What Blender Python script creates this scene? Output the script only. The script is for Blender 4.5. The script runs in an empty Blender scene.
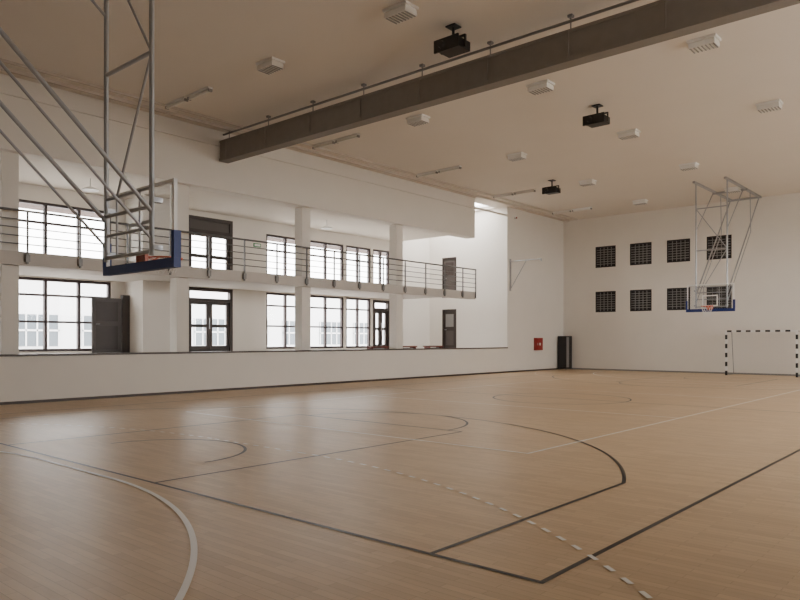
import bpy, math
from mathutils import Vector

# ---------------------------------------------------------------- materials
def mat(name, col, rough=0.6, metal=0.0, noise=0.0, nscale=3.0, bump=0.0, spec=0.5):
    m = bpy.data.materials.new(name); m.use_nodes = True
    nt = m.node_tree; b = nt.nodes["Principled BSDF"]
    b.inputs["Roughness"].default_value = rough
    b.inputs["Metallic"].default_value = metal
    b.inputs["Specular IOR Level"].default_value = spec
    b.inputs["Base Color"].default_value = (*col, 1)
    if noise > 0 or bump > 0:
        tc = nt.nodes.new("ShaderNodeTexCoord")
        n = nt.nodes.new("ShaderNodeTexNoise")
        n.inputs["Scale"].default_value = nscale
        n.inputs["Detail"].default_value = 4
        nt.links.new(tc.outputs["Object"], n.inputs["Vector"])
        if noise > 0:
            r = nt.nodes.new("ShaderNodeMix"); r.data_type = 'RGBA'
            r.inputs[6].default_value = (*[c*(1-noise) for c in col], 1)
            r.inputs[7].default_value = (*[min(1, c*(1+noise)) for c in col], 1)
            nt.links.new(n.outputs["Fac"], r.inputs[0])
            nt.links.new(r.outputs[2], b.inputs["Base Color"])
        if bump > 0:
            bp = nt.nodes.new("ShaderNodeBump")
            bp.inputs["Strength"].default_value = bump
            bp.inputs["Distance"].default_value = 0.01
            nt.links.new(n.outputs["Fac"], bp.inputs["Height"])
            nt.links.new(bp.outputs["Normal"], b.inputs["Normal"])
    return m

def floor_mat():
    m = bpy.data.materials.new("maple_parquet"); m.use_nodes = True
    nt = m.node_tree; b = nt.nodes["Principled BSDF"]; L = nt.links
    tc = nt.nodes.new("ShaderNodeTexCoord")
    mp = nt.nodes.new("ShaderNodeMapping")
    L.new(tc.outputs["Object"], mp.inputs["Vector"])
    br = nt.nodes.new("ShaderNodeTexBrick")
    br.inputs["Color1"].default_value = (0.665, 0.485, 0.30, 1)
    br.inputs["Color2"].default_value = (0.575, 0.405, 0.24, 1)
    br.inputs["Mortar"].default_value = (0.38, 0.25, 0.14, 1)
    br.inputs["Scale"].default_value = 1.0
    br.inputs["Mortar Size"].default_value = 0.0015
    br.inputs["Brick Width"].default_value = 0.55
    br.inputs["Row Height"].default_value = 0.075
    br.inputs["Bias"].default_value = 0.0
    L.new(mp.outputs["Vector"], br.inputs["Vector"])
    no = nt.nodes.new("ShaderNodeTexNoise")
    mp2 = nt.nodes.new("ShaderNodeMapping"); mp2.inputs["Scale"].default_value = (1.5, 14, 1)
    L.new(tc.outputs["Object"], mp2.inputs["Vector"]); L.new(mp2.outputs["Vector"], no.inputs["Vector"])
    no.inputs["Scale"].default_value = 2; no.inputs["Detail"].default_value = 5
    mx = nt.nodes.new("ShaderNodeMix"); mx.data_type = 'RGBA'; mx.blend_type = 'MULTIPLY'
    mx.inputs[0].default_value = 1
    cr = nt.nodes.new("ShaderNodeMapRange"); cr.inputs[3].default_value = 0.86; cr.inputs[4].default_value = 1.10
    L.new(no.outputs["Fac"], cr.inputs[0])
    L.new(br.outputs["Color"], mx.inputs[6]); L.new(cr.outputs[0], mx.inputs[7])
    L.new(mx.outputs[2], b.inputs["Base Color"])
    n2 = nt.nodes.new("ShaderNodeTexNoise"); n2.inputs["Scale"].default_value = 0.8
    L.new(tc.outputs["Object"], n2.inputs["Vector"])
    r2 = nt.nodes.new("ShaderNodeMapRange"); r2.inputs[3].default_value = 0.36; r2.inputs[4].default_value = 0.46
    L.new(n2.outputs["Fac"], r2.inputs[0]); L.new(r2.outputs[0], b.inputs["Roughness"])
    bp = nt.nodes.new("ShaderNodeBump"); bp.inputs["Strength"].default_value = 0.08; bp.inputs["Distance"].default_value = 0.002
    L.new(br.outputs["Fac"], bp.inputs["Height"]); L.new(bp.outputs["Normal"], b.inputs["Normal"])
    return m

def glass_mat(name="window_glass", tint=(0.95, 0.97, 0.98), gl=0.06):
    m = bpy.data.materials.new(name); m.use_nodes = True
    nt = m.node_tree; nt.nodes.clear()
    o = nt.nodes.new("ShaderNodeOutputMaterial"); t = nt.nodes.new("ShaderNodeBsdfTransparent")
    t.inputs[0].default_value = (*tint, 1)
    g = nt.nodes.new("ShaderNodeBsdfGlossy"); g.inputs["Roughness"].default_value = 0.05
    x = nt.nodes.new("ShaderNodeMixShader"); x.inputs[0].default_value = gl
    nt.links.new(t.outputs[0], x.inputs[1]); nt.links.new(g.outputs[0], x.inputs[2]); nt.links.new(x.outputs[0], o.inputs[0])
    return m

WALL = mat("wall_plaster", (0.81, 0.76, 0.695), 0.85, noise=0.03, nscale=1.2, bump=0.05)
CEIL = mat("ceiling_plaster", (0.78, 0.715, 0.64), 0.9, noise=0.03, nscale=0.7)
FLOOR = floor_mat()
GFLOOR = mat("gallery_tile", (0.50, 0.46, 0.42), 0.4, noise=0.06)
CONC = mat("slab_paint", (0.60, 0.55, 0.50), 0.8, noise=0.04)
DARKW = mat("dark_wood", (0.035, 0.022, 0.018), 0.45, noise=0.2, nscale=8)
CAPM = mat("cap_wood", (0.060, 0.038, 0.030), 0.4, noise=0.2, nscale=8)
FRAME = mat("window_frame", (0.045, 0.027, 0.028), 0.45)
STEEL = mat("painted_steel", (0.42, 0.42, 0.43), 0.38, 0.55, noise=0.04)
RAILM = mat("railing_steel", (0.13, 0.12, 0.115), 0.4, 0.5)
BLACK = mat("black_plastic", (0.010, 0.009, 0.010), 0.4)
GREY = mat("grey_metal", (0.26, 0.25, 0.24), 0.5, 0.2)
TRIM = mat("trim_paint", (0.60, 0.53, 0.46), 0.6)
WHITE = mat("white_enamel", (0.84, 0.82, 0.79), 0.4)
LAMPW = mat("lamp_diffuser", (0.80, 0.77, 0.72), 0.4)
BLUE = mat("blue_padding", (0.008, 0.026, 0.16), 0.5, noise=0.05)
ORANGE = mat("rim_orange", (0.62, 0.10, 0.03), 0.4)
NET = mat("net_cord", (0.75, 0.73, 0.7), 0.8)
CURT = mat("divider_curtain", (0.25, 0.222, 0.197), 0.8, noise=0.10, nscale=5)
RED = mat("red_enamel", (0.30, 0.016, 0.012), 0.4)
BENCHW = mat("bench_wood", (0.16, 0.04, 0.026), 0.5, noise=0.1)
LBLACK = mat("court_paint_black", (0.016, 0.013, 0.016), 0.4)
LWHITE = mat("court_paint_white", (0.88, 0.86, 0.83), 0.4)
GLASS = glass_mat()
BOARDG = glass_mat("backboard_acrylic", (0.93, 0.94, 0.95), 0.05)
OUTW = mat("facade_render", (0.66, 0.66, 0.68), 0.8, noise=0.03)
OUTG = mat("facade_glass", (0.10, 0.12, 0.14), 0.3)
PAVE = mat("exterior_paving", (0.5, 0.49, 0.47), 0.9, noise=0.1)
EAVE = mat("eave_soffit", (0.14, 0.095, 0.085), 0.8)
MESHD = mat("vent_dark", (0.026, 0.022, 0.022), 0.6)
DOORG = mat("door_leaf", (0.075, 0.062, 0.056), 0.5)
GREEN = mat("exit_green", (0.02, 0.25, 0.08), 0.5)

# ---------------------------------------------------------------- mesh builder
class B:
    def __init__(s): s.v=[]; s.f=[]; s.m=[]; s.mats=[]; s.sm=[]
    def mi(s, m):
        if m not in s.mats: s.mats.append(m)
        return s.mats.index(m)
    def add(s, vs, fs, m, smooth=False):
        o=len(s.v); s.v += [tuple(v) for v in vs]; i=s.mi(m)
        for f in fs: s.f.append([a+o for a in f]); s.m.append(i); s.sm.append(smooth)
    def box(s, x0,x1,y0,y1,z0,z1,m):
        if x0>x1:x0,x1=x1,x0
        if y0>y1:y0,y1=y1,y0
        if z0>z1:z0,z1=z1,z0
        vs=[(x0,y0,z0),(x1,y0,z0),(x1,y1,z0),(x0,y1,z0),(x0,y0,z1),(x1,y0,z1),(x1,y1,z1),(x0,y1,z1)]
        s.add(vs,[(0,3,2,1),(4,5,6,7),(0,1,5,4),(1,2,6,5),(2,3,7,6),(3,0,4,7)],m)
    def tube(s,p,q,r,m,n=10,r2=None):
        p=Vector(p);q=Vector(q);d=(q-p).normalized()
        a=Vector((0,0,1)) if abs(d.z)<0.9 else Vector((1,0,0))
        u=d.cross(a).normalized(); w=d.cross(u); r2=r if r2 is None else r2
        vs=[]
        for k in range(n):
            t=2*math.pi*k/n; e=u*math.cos(t)+w*math.sin(t)
            vs.append(p+e*r); vs.append(q+e*r2)
        fs=[(2*k,(2*k+2)%(2*n),(2*k+3)%(2*n),2*k+1) for k in range(n)]
        s.add(vs,fs,m,True)
        s.add([vs[2*k] for k in range(n)],[tuple(range(n))[::-1]],m)
        s.add([vs[2*k+1] for k in range(n)],[tuple(range(n))],m)
    def torus(s,c,R,r,m,n=32,k=8):
        vs=[];fs=[]
        for i in range(n):
            a=2*math.pi*i/n
            for j in range(k):
                b=2*math.pi*j/k
                vs.append((c[0]+(R+r*math.cos(b))*math.cos(a),c[1]+(R+r*math.cos(b))*math.sin(a),c[2]+r*math.sin(b)))
        for i in range(n):
            for j in range(k):
                fs.append((i*k+j,((i+1)%n)*k+j,((i+1)%n)*k+(j+1)%k,i*k+(j+1)%k))
        s.add(vs,fs,m,True)
    def make(s,name,bevel=0):
        me=bpy.data.meshes.new(name); me.from_pydata(s.v,[],s.f)
        for m in s.mats: me.materials.append(m)
        for i,p in enumerate(me.polygons): p.material_index=s.m[i]; p.use_smooth=s.sm[i]
        me.update(); o=bpy.data.objects.new(name,me); bpy.context.collection.objects.link(o)
        if bevel>0:
            bv=o.modifiers.new("bevel",'BEVEL'); bv.width=bevel; bv.segments=2; bv.limit_method='ANGLE'
        return o

def wallgrid(b, fixed, a0,a1,z0,z1, ops, m, axis):
    As=sorted({a0,a1}|{v for o in ops for v in o[:2]}); Zs=sorted({z0,z1}|{v for o in ops for v in o[2:]})
    for i in range(len(As)-1):
        for j in range(len(Zs)-1):
            ca=(As[i]+As[i+1])/2; cz=(Zs[j]+Zs[j+1])/2
            if any(o[0]<ca<o[1] and o[2]<cz<o[3] for o in ops): continue
            if axis=='Y': b.box(fixed[0],fixed[1],As[i],As[i+1],Zs[j],Zs[j+1],m)
            elif axis=='X': b.box(As[i],As[i+1],fixed[0],fixed[1],Zs[j],Zs[j+1],m)
            else: b.box(As[i],As[i+1],Zs[j],Zs[j+1],fixed[0],fixed[1],m)

LX=-18.4; FY=34.5; RX=3.0; NY=-5.0; H=8.0; GB=-23.2; GE=28.9; GF=1.1; SE=26.2

# ---------------------------------------------------------------- shell
b=B(); b.box(LX,RX,NY,FY,-0.2,0,FLOOR); b.make("floor")
ADDED_ROOFLIGHT=(-22.8,-19.0,26.45,28.75)  # invented ceiling opening that lets sky light onto the gallery end wall
b=B(); wallgrid(b,(H,H+0.25),GB-0.2,RX+0.2,NY-0.2,FY+0.2,[ADDED_ROOFLIGHT],CEIL,'Z'); b.make("ceiling")

# far wall with 8 small louvred openings
sx=[-15.99,-14.12,-12.25,-10.38]; ops=[]
for x in sx:
    ops.append((x-0.56,x+0.56,5.35,6.45)); ops.append((x-0.56,x+0.56,3.02,4.10))
b=B(); wallgrid(b,(FY,FY+0.2),LX-0.2,RX+0.2,-0.2,H,ops,WALL,'X'); b.make("wall_far")
WN=[0]
def nextw():
    WN[0]+=1; return "window_%d"%WN[0]
for o in ops:
    b=B(); x0,x1,z0,z1=o
    f=0.06; y0,y1=FY+0.03,FY+0.10
    b.box(x0,x0+f,y0,y1,z0,z1,MESHD); b.box(x1-f,x1,y0,y1,z0,z1,MESHD)
    b.box(x0+f,x1-f,y0,y1,z0,z0+f,MESHD); b.box(x0+f,x1-f,y0,y1,z1-f,z1,MESHD)
    for k in range(1,8):
        zz=z0+f+(z1-z0-2*f)*k/8; b.box(x0+f,x1-f,y0+0.01,y1-0.02,zz-0.014,zz+0.014,GREY)
    for k in range(1,5):
        xx=x0+f+(x1-x0-2*f)*k/5; b.box(xx-0.01,xx+0.01,y0+0.012,y1-0.025,z0+f,z1-f,GREY)
    b.box(x0,x1,FY+0.12,FY+0.14,z0,z1,MESHD)
    b.make(nextw())
# added roof opening above the stair void, put in to brighten the end wall
b=B(); x0,x1,y0,y1=ADDED_ROOFLIGHT
for (a,c,d,e) in ((x0,x1,y0,y0+0.08),(x0,x1,y1-0.08,y1),(x0,x0+0.08,y0+0.08,y1-0.08),(x1-0.08,x1,y0+0.08,y1-0.08),(-21.6,-21.54,y0+0.08,y1-0.08),(-20.3,-20.24,y0+0.08,y1-0.08)):
    b.box(a,c,d,e,H+0.1,H+0.2,WHITE)
b.add([(x0,y0,H+0.15),(x1,y0,H+0.15),(x1,y1,H+0.15),(x0,y1,H+0.15)],[(0,1,2,3)],GLASS); b.make(nextw())  # added rooflight pane, shares the window numbering

# left solid wall segment + gallery end wall
b=B(); b.box(LX-0.2,LX,GE,FY,-0.2,H,WALL); b.make("wall_left")
dx0,dx1=-22.35,-21.45
b=B(); wallgrid(b,(GE,GE+0.2),GB,LX-0.2,GF,H,[(dx0,dx1,GF,3.15),(dx0,dx1,3.75,5.82)],WALL,'X'); b.make("wall_gallery_end")
b=B(); b.box(LX-0.2,LX,NY,GE,-0.2,1.17,WALL); b.make("wall_parapet")
b=B(); b.box(LX-0.24,LX+0.04,NY,GE-0.002,1.17,1.22,CAPM); b.make("trim_parapet_cap")
b=B(); b.box(LX,LX+0.02,NY,FY,0.0,0.07,CAPM); b.make("baseboard_left")
b=B(); b.box(LX+0.02,RX,FY-0.02,FY,0.0,0.07,GREY); b.make("baseboard_far")
b=B(); b.box(GB,LX-0.2,NY,GE,-0.2,GF,GFLOOR); b.make("floor_gallery")
b=B()
b.box(GB,LX-0.3,NY,SE,3.58,3.75,CONC)
b.box(LX-0.3,LX,NY,SE,3.42,3.75,CONC); b.make("slab_balcony")
b=B(); b.box(LX-0.45,LX,NY,SE,6.2,H,WALL); b.make("wall_fascia")
b=B(); b.box(GB,LX-0.45,NY,SE,6.45,6.6,CEIL); b.make("ceiling_gallery")
for i,y in enumerate([2.0,6.71,11.49,16.33,21.29]):
    b=B(); b.box(LX-0.62,LX-0.24,y-0.2,y+0.2,GF,3.42,WALL); b.box(LX-0.62,LX-0.24,y-0.2,y+0.2,3.75,6.2,WALL)
    b.make("column" if i==0 else "column.%03d"%i,0.01)

# gallery back wall with windows & doors
LW=[(3.2,6.9),(8.35,11.55)]; RWD=[(18.15,20.3),(20.45,22.6),(22.75,24.4)]
D0,D1=14.45,16.5
ops=[]
for y0,y1 in LW+RWD:
    ops.append((y0,y1,GF+0.1,3.54)); ops.append((y0,y1,4.0,5.95))
ops.append((24.55,25.75,GF,3.5)); ops.append((24.55,25.75,4.0,5.95))
ops.append((D0,D1,GF,3.56)); ops.append((D0,D1,3.75,6.25))
b=B(); wallgrid(b,(GB-0.25,GB),NY,GE+0.2,-0.2,H,ops,WALL,'Y'); b.make("wall_gallery_back")
b=B(); b.box(GB,GB+1.2,12.05,13.7,GF,3.58,WALL); b.box(GB,GB+1.2,12.05,13.7,3.75,6.45,WALL); b.make("wall_gallery_block")

def window(y0,y1,z0,z1,name,nv=3,tr=None,xp=GB,fm=FRAME,f=0.09):
    b=B(); x0,x1=xp-0.16,xp-0.04
    b.box(x0,x1,y0,y0+f,z0,z1,fm); b.box(x0,x1,y1-f,y1,z0,z1,fm)
    b.box(x0,x1,y0+f,y1-f,z0,z0+f,fm); b.box(x0,x1,y0+f,y1-f,z1-f,z1,fm)
    for k in range(1,nv):
        yy=y0+(y1-y0)*k/nv; b.box(x0,x1,yy-f/2,yy+f/2,z0+f,z1-f,fm)
    for t in (tr or []):
        b.box(x0+0.01,x1-0.01,y0+f,y1-f,t-0.035,t+0.035,fm)
    b.add([(xp-0.11,y0,z0),(xp-0.11,y1,z0),(xp-0.11,y1,z1),(xp-0.11,y0,z1)],[(0,1,2,3)],GLASS)
    return b.make(name)
for y0,y1 in LW+RWD:
    nv=3 if (y1-y0)>3 else 2
    window(y0,y1,GF+0.1,3.54,nextw(),nv,[2.15,3.0])
    window(y0,y1,4.0,5.95,nextw(),nv,[5.3])
window(24.55,25.75,4.0,5.95,nextw(),2,[5.3])

DN=[0]
def nextd(): DN[0]+=1; return "door_%d"%DN[0]
def gdoor(y0,y1,z0,z1,tz,solid_top=False):
    b=B(); x0,x1=GB-0.16,GB+0.01; f=0.13
    b.box(x0,x1,y0,y0+f,z0,z1,DARKW); b.box(x0,x1,y1-f,y1,z0,z1,DARKW); b.box(x0,x1,y0+f,y1-f,z1-f,z1,DARKW)
    b.box(x0,x1,y0+f,y1-f,tz-0.06,tz+0.06,DARKW)
    if solid_top: b.box(x0+0.04,x1-0.05,y0+f,y1-f,tz+0.06,z1-f,DOORG)
    c=(y0+y1)/2
    for a0,a1 in ((y0+f,c-0.005),(c+0.005,y1-f)):
        s=0.12; u0,u1=x0+0.03,x1-0.06
        b.box(u0,u1,a0,a0+s,z0,tz-0.06,DARKW); b.box(u0,u1,a1-s,a1,z0,tz-0.06,DARKW)
        b.box(u0,u1,a0+s,a1-s,z0,z0+0.25,DARKW); b.box(u0,u1,a0+s,a1-s,tz-0.06-s,tz-0.06,DARKW)
        b.box(u0,u1,a0+s,a1-s,z0+0.95,z0+1.07,DARKW)
    b.tube((GB+0.05,c-0.06,z0+0.9),(GB+0.05,c-0.06,z0+1.3),0.015,STEEL)
    b.add([(GB-0.1,y0,z0),(GB-0.1,y1,z0),(GB-0.1,y1,tz),(GB-0.1,y0,tz)],[(0,1,2,3)],GLASS)
    return b.make(nextd())
gdoor(D0,D1,GF,3.56,3.1); gdoor(D0,D1,3.75,6.25,5.7,True); gdoor(24.55,25.75,GF,3.5,3.05)
for z0,z1 in ((GF,3.15),(3.75,5.82)):
    b=B(); y0,y1=GE-0.02,GE+0.1
    b.box(dx0,dx0+0.08,y0,y1,z0,z1,DARKW); b.box(dx1-0.08,dx1,y0,y1,z0,z1,DARKW); b.box(dx0+0.08,dx1-0.08,y0,y1,z1-0.08,z1,DARKW)
    b.box(dx0+0.08,dx1-0.08,GE+0.03,GE+0.08,z0,z1-0.08,DARKW if z0<2 else DOORG)
    b.box(dx0+0.2,dx1-0.2,GE+0.02,GE+0.03,z0+1.15,z1-0.25,GREY if z0<2 else DARKW); b.box(dx0+0.2,dx1-0.2,GE+0.02,GE+0.03,z0+0.2,z0+0.95,DOORG)
    b.tube((dx0+0.16,GE-0.03,z0+1.0),(dx0+0.28,GE-0.03,z0+1.0),0.012,STEEL)
    b.make(nextd())
b=B()
b.box(GB+0.25,GB+0.30,10.75,11.75,GF+0.0,2.98,DOORG)
b.box(GB+0.30,GB+0.31,10.87,11.63,GF+1.1,2.85,DARKW); b.box(GB+0.30,GB+0.31,10.87,11.63,GF+0.15,GF+0.95,DARKW)
b.box(GB+0.2,GB+0.34,11.78,12.04,GF,3.1,DARKW)
b.tube((GB+0.36,10.85,2.1),(GB+0.36,10.98,2.1),0.012,STEEL); b.make(nextd())

# ---------------------------------------------------------------- balcony railing
b=B(); y=NY+0.3; xr=LX+0.05
while y<=SE:
    b.box(xr-0.02,xr+0.02,y-0.02,y+0.02,3.45,4.72,RAILM)
    b.box(xr-0.05,xr+0.035,y-0.05,y+0.05,3.50,3.68,GREY)
    y+=1.3
for z,r in ((4.75,0.03),(4.53,0.014),(4.33,0.014),(4.13,0.014),(3.93,0.014)):
    b.tube((xr,NY+0.05,z),(xr,SE,z),r,RAILM)
b.box(xr-0.02,xr+0.02,SE-0.04,SE,3.45,4.75,RAILM)
b.make("balcony_railing")

# ---------------------------------------------------------------- trims at ceiling edge
b=B(); b.box(LX,LX+0.06,NY,GE,7.52,7.60,WALL); b.make("trim_1")
b=B(); b.box(LX+0.45,LX+0.53,NY,FY-0.3,7.92,H,TRIM); b.box(LX+0.95,LX+1.0,NY,FY-0.3,7.94,H,TRIM); b.make("trim_2")

# rear + right walls (close the hall); right wall has a ribbon of high windows
b=B(); b.box(GB-0.2,RX+0.2,NY-0.2,NY,-0.2,H,WALL); b.make("wall_rear")
RZ0,RZ1=3.2,5.6
ro=[(8.5+5.1*k,8.5+5.1*k+4.4,RZ0,RZ1) for k in range(5)]
b=B(); wallgrid(b,(RX,RX+0.2),NY,FY,-0.2,H,ro,WALL,'Y'); b.make("wall_right")
for o in ro: window(o[0],o[1],o[2],o[3],nextw(),4,[4.4],xp=RX+0.2)

# ---------------------------------------------------------------- divider curtain
b=B(); YB=12.68
b.box(LX+0.1,RX-0.1,YB-0.16,YB+0.16,7.03,7.12,CURT)
b.box(LX+0.1,RX-0.1,YB-0.13,YB+0.13,7.12,7.60,CURT)
b.box(LX+0.1,RX-0.1,YB-0.15,YB+0.15,7.60,7.66,CURT)
b.tube((LX+0.1,YB,7.88),(RX-0.1,YB,7.88),0.03,GREY)
x=LX+0.4
while x<RX-0.2:
    b.tube((x,YB,7.64),(x,YB,8.0),0.014,GREY,6); b.box(x-0.05,x+0.05,YB-0.05,YB+0.05,7.95,8.0,GREY)
    b.box(x-0.03,x+0.03,YB-0.165,YB-0.13,7.05,7.64,CURT)
    x+=1.9
b.make("divider_curtain")

# ---------------------------------------------------------------- ceiling fixtures
def detector(x,y):
    b=B()
    b.box(x-0.30,x+0.30,y-0.19,y+0.19,H-0.05,H,WHITE)
    b.box(x-0.26,x+0.26,y-0.15,y+0.15,H-0.17,H-0.05,LAMPW)
    for k in range(7):
        xx=x-0.24+0.08*k; b.box(xx-0.012,xx+0.012,y-0.16,y+0.16,H-0.185,H-0.17,GREY)
    b.box(x-0.27,x+0.27,y-0.17,y-0.15,H-0.18,H-0.08,WHITE); b.box(x-0.27,x+0.27,y+0.15,y+0.17,H-0.18,H-0.08,WHITE)
    return b
for yy in (4.9,10.25,15.6,20.95,26.3,31.6):
    for xx in (-5.0,-8.95,-12.95,-1.0):
        if yy==4.9 and xx<-2: continue
        detector(xx,yy).make("ceiling_floodlight")
def tubelamp(x,y):
    b=B()
    for s in (-1,1):
        c=x+s*0.55
        b.box(c-0.5,c+0.5,y-0.07,y+0.07,H-0.05,H-0.001,WHITE)
        b.tube((c-0.46,y,H-0.085),(c+0.46,y,H-0.085),0.035,LAMPW)
        b.box(c-0.5,c-0.46,y-0.05,y+0.05,H-0.12,H-0.05,GREY); b.box(c+0.46,c+0.5,y-0.05,y+0.05,H-0.12,H-0.05,GREY)
    b.make("fluorescent_batten_lamp")
for yy in (4.9,10.25,15.6,20.95,26.3,31.6): tubelamp(-16.4,yy)

def speaker(x,y):
    b=B()
    b.box(x-0.12,x+0.12,y-0.12,y+0.12,H-0.03,H,BLACK)
    b.tube((x,y,H-0.03),(x,y,H-0.25),0.03,BLACK)
    b.box(x-0.30,x+0.30,y-0.03,y+0.03,H-0.28,H-0.24,BLACK)
    for s in (-1,1): b.box(x+s*0.30-0.015,x+s*0.30+0.015,y-0.03,y+0.03,H-0.50,H-0.24,BLACK)
    b.box(x-0.27,x+0.27,y-0.22,y+0.22,H-0.52,H-0.33,BLACK)
    b.box(x-0.31,x+0.31,y-0.26,y-0.22,H-0.56,H-0.30,BLACK)
    b.tube((x-0.1,y-0.26,H-0.43),(x-0.1,y-0.31,H-0.43),0.08,BLACK,16,0.06)
    for k in range(5): b.box(x-0.24,x+0.24,y-0.20+k*0.09,y-0.17+k*0.09,H-0.33,H-0.31,GREY)
    b.make("ceiling_projector",0.008)
speaker(-8.65,11.55); speaker(-8.6,18.05); speaker(-14.0,25.3)

# ---------------------------------------------------------------- basketball hoops
def hoop(name,cx,cy,zb,d,Lb=5.1):
    b=B(); w=0.9; zt=zb+1.05; Y=lambda t: cy+d*t
    HC=H-0.002
    b.box(cx-w+0.03,cx+w-0.03,Y(-0.01),Y(0.01),zb+0.03,zt-0.03,BOARDG)
    for (x0,x1,z0,z1) in ((cx-w,cx+w,zb,zb+0.04),(cx-w,cx+w,zt-0.04,zt),(cx-w,cx-w+0.04,zb+0.04,zt-0.04),(cx+w-0.04,cx+w,zb+0.04,zt-0.04)):
        b.box(x0,x1,Y(-0.03),Y(0.02),z0,z1,WHITE)
    for (x0,x1,z0,z1) in ((cx-0.3,cx+0.3,zb+0.16,zb+0.21),(cx-0.3,cx+0.3,zb+0.56,zb+0.61),(cx-0.3,cx-0.25,zb+0.21,zb+0.56),(cx+0.25,cx+0.3,zb+0.21,zb+0.56)):
        b.box(x0,x1,Y(0.011),Y(0.014),z0,z1,WHITE)
    b.box(cx-w-0.03,cx+w+0.03,Y(-0.05),Y(0.05),zb-0.06,zb+0.06,BLUE)
    for s in (-1,1): b.box(cx+s*(w-0.03),cx+s*(w+0.035),Y(-0.05),Y(0.05),zb+0.06,zb+0.40,BLUE)
    rz=zb+0.15
    b.box(cx-0.12,cx+0.12,Y(0.015),Y(0.06),rz-0.12,rz+0.04,ORANGE)
    b.torus((cx,Y(0.38),rz),0.225,0.011,ORANGE)
    b.box(cx-0.08,cx+0.08,Y(0.06),Y(0.17),rz-0.01,rz+0.005,ORANGE)
    b.tube((cx-0.1,Y(0.05),rz-0.1),(cx-0.13,Y(0.22),rz),0.008,ORANGE,6); b.tube((cx+0.1,Y(0.05),rz-0.1),(cx+0.13,Y(0.22),rz),0.008,ORANGE,6)
    N=12; lv=[(0,0.225),(0.12,0.19),(0.24,0.15),(0.36,0.13),(0.42,0.135)]
    if d>0: lv=[(0,0.225),(0.07,0.19),(0.14,0.15),(0.2,0.13)]
    for L in range(len(lv)-1):
        for k in range(N):
            a=2*math.pi*(k+0.5*L)/N
            for dl in (-0.5,0.5):
                a2=a+dl*2*math.pi/N
                b.tube((cx+lv[L][1]*math.cos(a),Y(0.38)+lv[L][1]*math.sin(a),rz-lv[L][0]),(cx+lv[L+1][1]*math.cos(a2),Y(0.38)+lv[L+1][1]*math.sin(a2),rz-lv[L+1][0]),0.004,NET,4)
    ym=Y(-0.16); r=0.032
    for s in (-1,1):
        x=cx+s*0.6
        b.tube((x,ym,zb+0.1),(x,ym,HC),r,STEEL,12)
        for z in (zb+0.2,zb+0.8): b.box(x-0.04,x+0.04,Y(-0.16),Y(-0.03),z-0.03,z+0.03,STEEL)
        b.tube((x,ym,zb+0.65),(x,Y(-Lb),HC-0.04),0.028,STEEL,12)
        b.tube((x,ym,zb+0.30),(x,Y(-Lb*0.72),HC-1.75),0.018,STEEL,10)
        b.tube((x,Y(-Lb*0.72),HC-1.75),(x,Y(-Lb*0.7),HC-0.05),0.018,STEEL,10)
        b.box(x-0.05,x+0.05,Y(-Lb-0.1),Y(0.1),H-0.08,HC,STEEL)
        b.tube((x,Y(-Lb*0.5),H-0.05),(x,ym,H-2.0),0.02,STEEL,8)
    for z,rr in ((zb+0.15,0.025),(zb+0.45,0.02),(zb+0.72,0.025),(zb+0.95,0.02),(5.2,0.028),(6.9,0.025)):
        b.tube((cx-0.6,ym,z),(cx+0.6,ym,z),rr,STEEL,10)
    b.tube((cx+0.6,ym,5.2),(cx-0.3,ym,zb+0.95),0.018,STEEL,8)
    b.tube((cx-0.6,ym,6.9),(cx+0.6,ym,5.2),0.018,STEEL,8)
    b.tube((cx-0.3,ym,zb+0.15),(cx-0.3,ym,zb+0.95),0.016,STEEL,8); b.tube((cx+0.3,ym,zb+0.15),(cx+0.3,ym,zb+0.95),0.016,STEEL,8)
    b.box(cx-0.7,cx+0.7,Y(-Lb),Y(-Lb+0.1),H-0.12,H-0.04,STEEL); b.box(cx-0.7,cx+0.7,Y(-2.65),Y(-2.55),H-0.12,H-0.04,STEEL)
    b.make(name)
hoop("basketball_hoop",-8.78,4.76,2.54,1)
hoop("basketball_hoop",-9.15,29.3,2.76,-1,4.8)

# ---------------------------------------------------------------- handball goal
b=B(); gx0,gx1,gy=-9.66,-6.86,33.15
def stripes(p,q,n):
    p=Vector(p);q=Vector(q)
    for k in range(n):
        a=p.lerp(q,k/n); c=p.lerp(q,(k+1)/n); m=BLACK if k%2==0 else WHITE
        e=0.04
        lo=[min(a[i],c[i]) - (e if abs(a[i]-c[i])<1e-6 else 0) for i in range(3)]
        hi=[max(a[i],c[i]) + (e if abs(a[i]-c[i])<1e-6 else 0) for i in range(3)]
        b.box(lo[0],hi[0],lo[1],hi[1],lo[2],hi[2],m)
stripes((gx0,gy,0),(gx0,gy,2.0),10); stripes((gx1,gy,0),(gx1,gy,2.0),10); stripes((gx0+0.04,gy,1.96),(gx1-0.04,gy,1.96),14)
for x in (gx0,gx1):
    b.tube((x,gy,1.95),(x,gy+0.8,1.95),0.015,GREY); b.tube((x,gy+0.8,1.95),(x,gy+1.1,0.03),0.015,GREY); b.tube((x,gy,0.02),(x,gy+1.1,0.02),0.015,GREY)
b.tube((gx0,gy+1.1,0.02),(gx1,gy+1.1,0.02),0.015,GREY); b.tube((gx0,gy+0.8,1.95),(gx1,gy+0.8,1.95),0.015,GREY)
for k in range(0,21):
    x=gx0+(gx1-gx0)*k/20
    b.tube((x,gy+0.8,1.95),(x,gy+1.1,0.03),0.003,NET,3); b.tube((x,gy,1.95),(x,gy+0.8,1.95),0.003,NET,3)
for k in range(1,14):
    t=k/14; yy=gy+0.8+0.3*t; zz=1.95-1.92*t
    b.tube((gx0,yy,zz),(gx1,yy,zz),0.003,NET,3)
    for x in (gx0,gx1): b.tube((x,gy+0.03,zz),(x,yy,zz),0.003,NET,3)
b.make("handball_goal")

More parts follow.
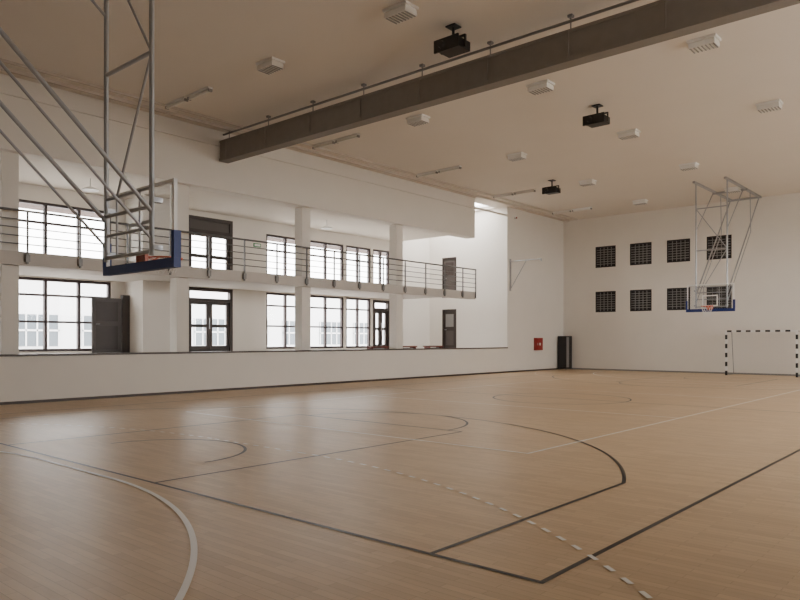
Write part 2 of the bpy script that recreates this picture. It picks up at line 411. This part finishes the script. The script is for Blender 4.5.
# ---------------------------------------------------------------- wall objects
b=B(); y=31.7
b.box(LX,LX+0.16,y-0.32,y+0.32,1.05,1.68,RED); b.box(LX+0.16,LX+0.175,y-0.27,y+0.27,1.10,1.63,RED)
b.tube((LX+0.175,y,1.36),(LX+0.185,y,1.36),0.07,WHITE,20); b.box(LX+0.175,LX+0.2,y-0.26,y-0.22,1.3,1.42,STEEL)
b.make("fire_hose_cabinet",0.006)
b=B()
b.box(LX+0.06,LX+0.56,33.75,34.40,0.06,1.78,BLACK); b.box(LX+0.54,LX+0.575,33.78,34.05,0.12,1.72,GREY); b.box(LX+0.54,LX+0.575,34.09,34.37,0.12,1.72,BLACK)
for yy in (33.82,34.33):
    for xx in (LX+0.12,LX+0.5): b.tube((xx,yy,0),(xx,yy,0.06),0.025,GREY)
b.make("storage_locker",0.005)
b=B(); y=29.15
b.box(LX,LX+0.03,y-0.06,y+0.06,3.95,5.5,STEEL)
b.tube((LX+0.02,y,5.38),(LX+1.72,y,5.38),0.025,STEEL); b.tube((LX+0.03,y,4.05),(LX+0.9,y,5.36),0.02,STEEL); b.tube((LX+1.70,y,5.38),(LX+1.70,y,5.28),0.03,STEEL)
b.make("wall_bracket_arm")
b=B(); b.tube((LX,29.6,7.55),(LX+0.06,29.6,7.55),0.07,WHITE,16,0.06); b.tube((LX+0.06,29.6,7.55),(LX+0.1,29.6,7.55),0.04,RED,16); b.make("alarm_sounder")
for y in (20.6,22.4,24.2):
    b=B()
    b.box(LX-1.0,LX-0.65,y-0.5,y+0.5,GF+0.17,GF+0.22,BENCHW)
    for s in (-1,1):
        b.box(LX-0.98,LX-0.67,y+s*0.42-0.03,y+s*0.42+0.03,GF,GF+0.17,BENCHW)
    b.box(LX-0.85,LX-0.8,y-0.39,y+0.39,GF+0.08,GF+0.14,GREY)
    b.make("spectator_bench")
b=B(); b.box(GB,GB+0.04,17.5,17.85,5.35,5.5,GREEN); b.box(GB+0.04,GB+0.045,17.53,17.82,5.38,5.47,WHITE); b.make("exit_sign")
for (x,y,z) in ((-21.0,9.8,6.45),(-21.0,19.5,6.45)):
    b=B(); b.tube((x,y,z),(x,y,z-0.25),0.008,GREY,6); b.tube((x,y,z-0.25),(x,y,z-0.33),0.05,WHITE,20,0.24); b.tube((x,y,z-0.33),(x,y,z-0.36),0.24,LAMPW,20); b.make("pendant_lamp")

# ---------------------------------------------------------------- court markings
def strip(b,p,q,w,m,z=0.003):
    p=Vector((p[0],p[1]));q=Vector((q[0],q[1])); d=(q-p).normalized(); n=Vector((-d.y,d.x))*w/2
    b.add([(p.x-n.x,p.y-n.y,z),(q.x-n.x,q.y-n.y,z),(q.x+n.x,q.y+n.y,z),(p.x+n.x,p.y+n.y,z)],[(0,1,2,3)],m)
def arc(b,c,r,a0,a1,w,m,z=0.003,dash=None):
    if dash:
        s=0; tot=abs(a1-a0)*r
        while s<tot:
            e=min(s+dash[0],tot); arc(b,c,r,a0+(a1-a0)*s/tot,a0+(a1-a0)*e/tot,w,m,z); s+=dash[0]+dash[1]
        return
    n=max(2,int(abs(a1-a0)*r/0.1))
    vs=[]
    for k in range(n+1):
        a=a0+(a1-a0)*k/n
        for rr in (r-w/2,r+w/2): vs.append((c[0]+rr*math.cos(a),c[1]+rr*math.sin(a),z))
    b.add(vs,[(2*k,2*k+1,2*k+3,2*k+2) if a1<a0 else (2*k+1,2*k,2*k+2,2*k+3) for k in range(n)],m)
pi=math.pi
K=LBLACK; W=0.043; CX=-9.2; S0,S1=-2.3,-16.1; Y0=4.02; Y1=31.0; YM=17.1
b=B()
strip(b,(S0,Y0-W/2),(S0,Y1+W/2),W,K); strip(b,(S1,Y0),(S1,Y1),W,K)
strip(b,(S0-W/2,Y0),(S1,Y0),W,K,0.0035); strip(b,(S0,Y1),(S1,Y1),W,K,0.0035); strip(b,(S0,YM),(S1,YM),W,K,0.0035)
arc(b,(CX,YM),1.8,0,2*pi,W,K,0.004)
for (yb,s) in ((Y0,1),(Y1,-1)):
    hy=yb+s*1.1
    dx=5.98; R=6.4; th=math.acos(dx/R)
    strip(b,(CX+dx,yb),(CX+dx,hy+s*R*math.sin(th)),W,K,0.004); strip(b,(CX-dx,yb),(CX-dx,hy+s*R*math.sin(th)),W,K,0.004)
    arc(b,(CX,hy),R,s*th,s*(pi-th),W,K,0.0045)
    arc(b,(CX+0.15,hy),1.25,0,s*pi,W,K,0.0045)
    strip(b,(CX+2.1,yb),(CX+2.1,yb+s*5.7),W,K,0.004); strip(b,(CX-2.1,yb),(CX-2.1,yb+s*5.7),W,K,0.004)
    strip(b,(CX-2.1,yb+s*5.7),(CX+2.1,yb+s*5.7),W,K,0.0045)
    arc(b,(CX,yb+s*5.7),1.8,0,s*pi,W,K,0.005)
bo=b
WM=LWHITE
b=B()
VX0,VX1,VY0,VY1=-5.05,-13.6,8.45,26.0
strip(b,(VX0,VY0-W/2),(VX0,VY1),W,WM,0.005); strip(b,(VX1,VY0),(VX1,VY1),W,WM,0.005)
for yy in (VY0,VY1,14.3,20.1): strip(b,(VX0,yy),(VX1,yy),W,WM,0.0055)
for (gyl,s) in ((-1.95,1),(33.15,-1)):
    cR,cL=-7.7,-9.6
    arc(b,(cR,gyl),5.78,0,s*pi/2,0.05,WM,0.006); arc(b,(cL,gyl),5.78,s*pi/2,s*pi,0.05,WM,0.006); strip(b,(cR,gyl+s*5.78),(cL,gyl+s*5.78),0.05,WM,0.006)
    cR=-7.4; g2=gyl-0.12*s
    arc(b,(cR,g2),8.5,s*0.3,s*pi/2,0.04,WM,0.0065,(0.12,0.13)); arc(b,(cL,g2),8.5,s*pi/2,s*(pi-0.3),0.04,WM,0.0065,(0.12,0.13))
    x=cR
    while x>cL: strip(b,(x,g2+s*8.5),(x-0.12,g2+s*8.5),0.04,WM,0.0065); x-=0.25
bo.make("court_markings_black"); b.make("court_markings_white")

# ---------------------------------------------------------------- exterior
b=B(); b.box(-90,GB-0.25,-50,90,-0.4,-0.2,PAVE); b.box(RX+0.2,60,-50,90,-0.4,-0.2,PAVE); b.make("ground_exterior")
b=B(); b.box(GB-1.9,GB-0.25,NY,GE,6.0,6.2,EAVE); b.make("roof_eave")
b=B(); b.box(-52,-44,-10,60,-0.2,6.2,OUTW); b.box(-43.99,-43.8,-10,60,5.9,6.3,GREY)
for zz in (1.2,):
    y=-8
    while y<58:
        b.box(-44.0,-43.95,y,y+2.6,zz,zz+1.9,OUTG)
        for k in range(5): b.box(-43.95,-43.9,y+k*0.63,y+k*0.63+0.08,zz,zz+1.9,OUTW)
        b.box(-43.95,-43.9,y,y+2.6,zz+0.9,zz+1.0,OUTW)
        y+=4.0
b.make("neighbouring_building")

# ---------------------------------------------------------------- light
w=bpy.data.worlds.new("overcast_sky"); bpy.context.scene.world=w; w.use_nodes=True
bg=w.node_tree.nodes["Background"]; bg.inputs[0].default_value=(1.0,0.975,0.945,1); bg.inputs[1].default_value=15.5
def portal(name,loc,rot,sx,sy):
    l=bpy.data.lights.new(name,'AREA'); l.shape='RECTANGLE'; l.size=sx; l.size_y=sy; l.cycles.is_portal=True
    o=bpy.data.objects.new(name,l); o.location=loc; o.rotation_euler=rot; bpy.context.collection.objects.link(o)
portal("sky_portal",(RX+0.25,21.0,(RZ0+RZ1)/2),(0,math.radians(90),0),RZ1-RZ0+0.1,25.5)
portal("sky_portal",(GB-0.3,14.5,2.35),(0,math.radians(-90),0),2.5,23)
portal("sky_portal",(GB-0.3,14.5,5.0),(0,math.radians(-90),0),2.5,23)
portal("sky_portal",(-20.9,27.6,H+0.27),(0,0,0),3.8,2.3)  # portal for the added roof opening

# ---------------------------------------------------------------- camera
cam=bpy.data.cameras.new("camera"); co=bpy.data.objects.new("camera",cam); bpy.context.collection.objects.link(co)
co.location=(0,0,1.57); co.rotation_euler=(math.radians(90),0,math.atan2(614,702))
cam.sensor_width=36; cam.lens=702/800*36; cam.shift_y=0.05; cam.clip_end=500
bpy.context.scene.camera=co
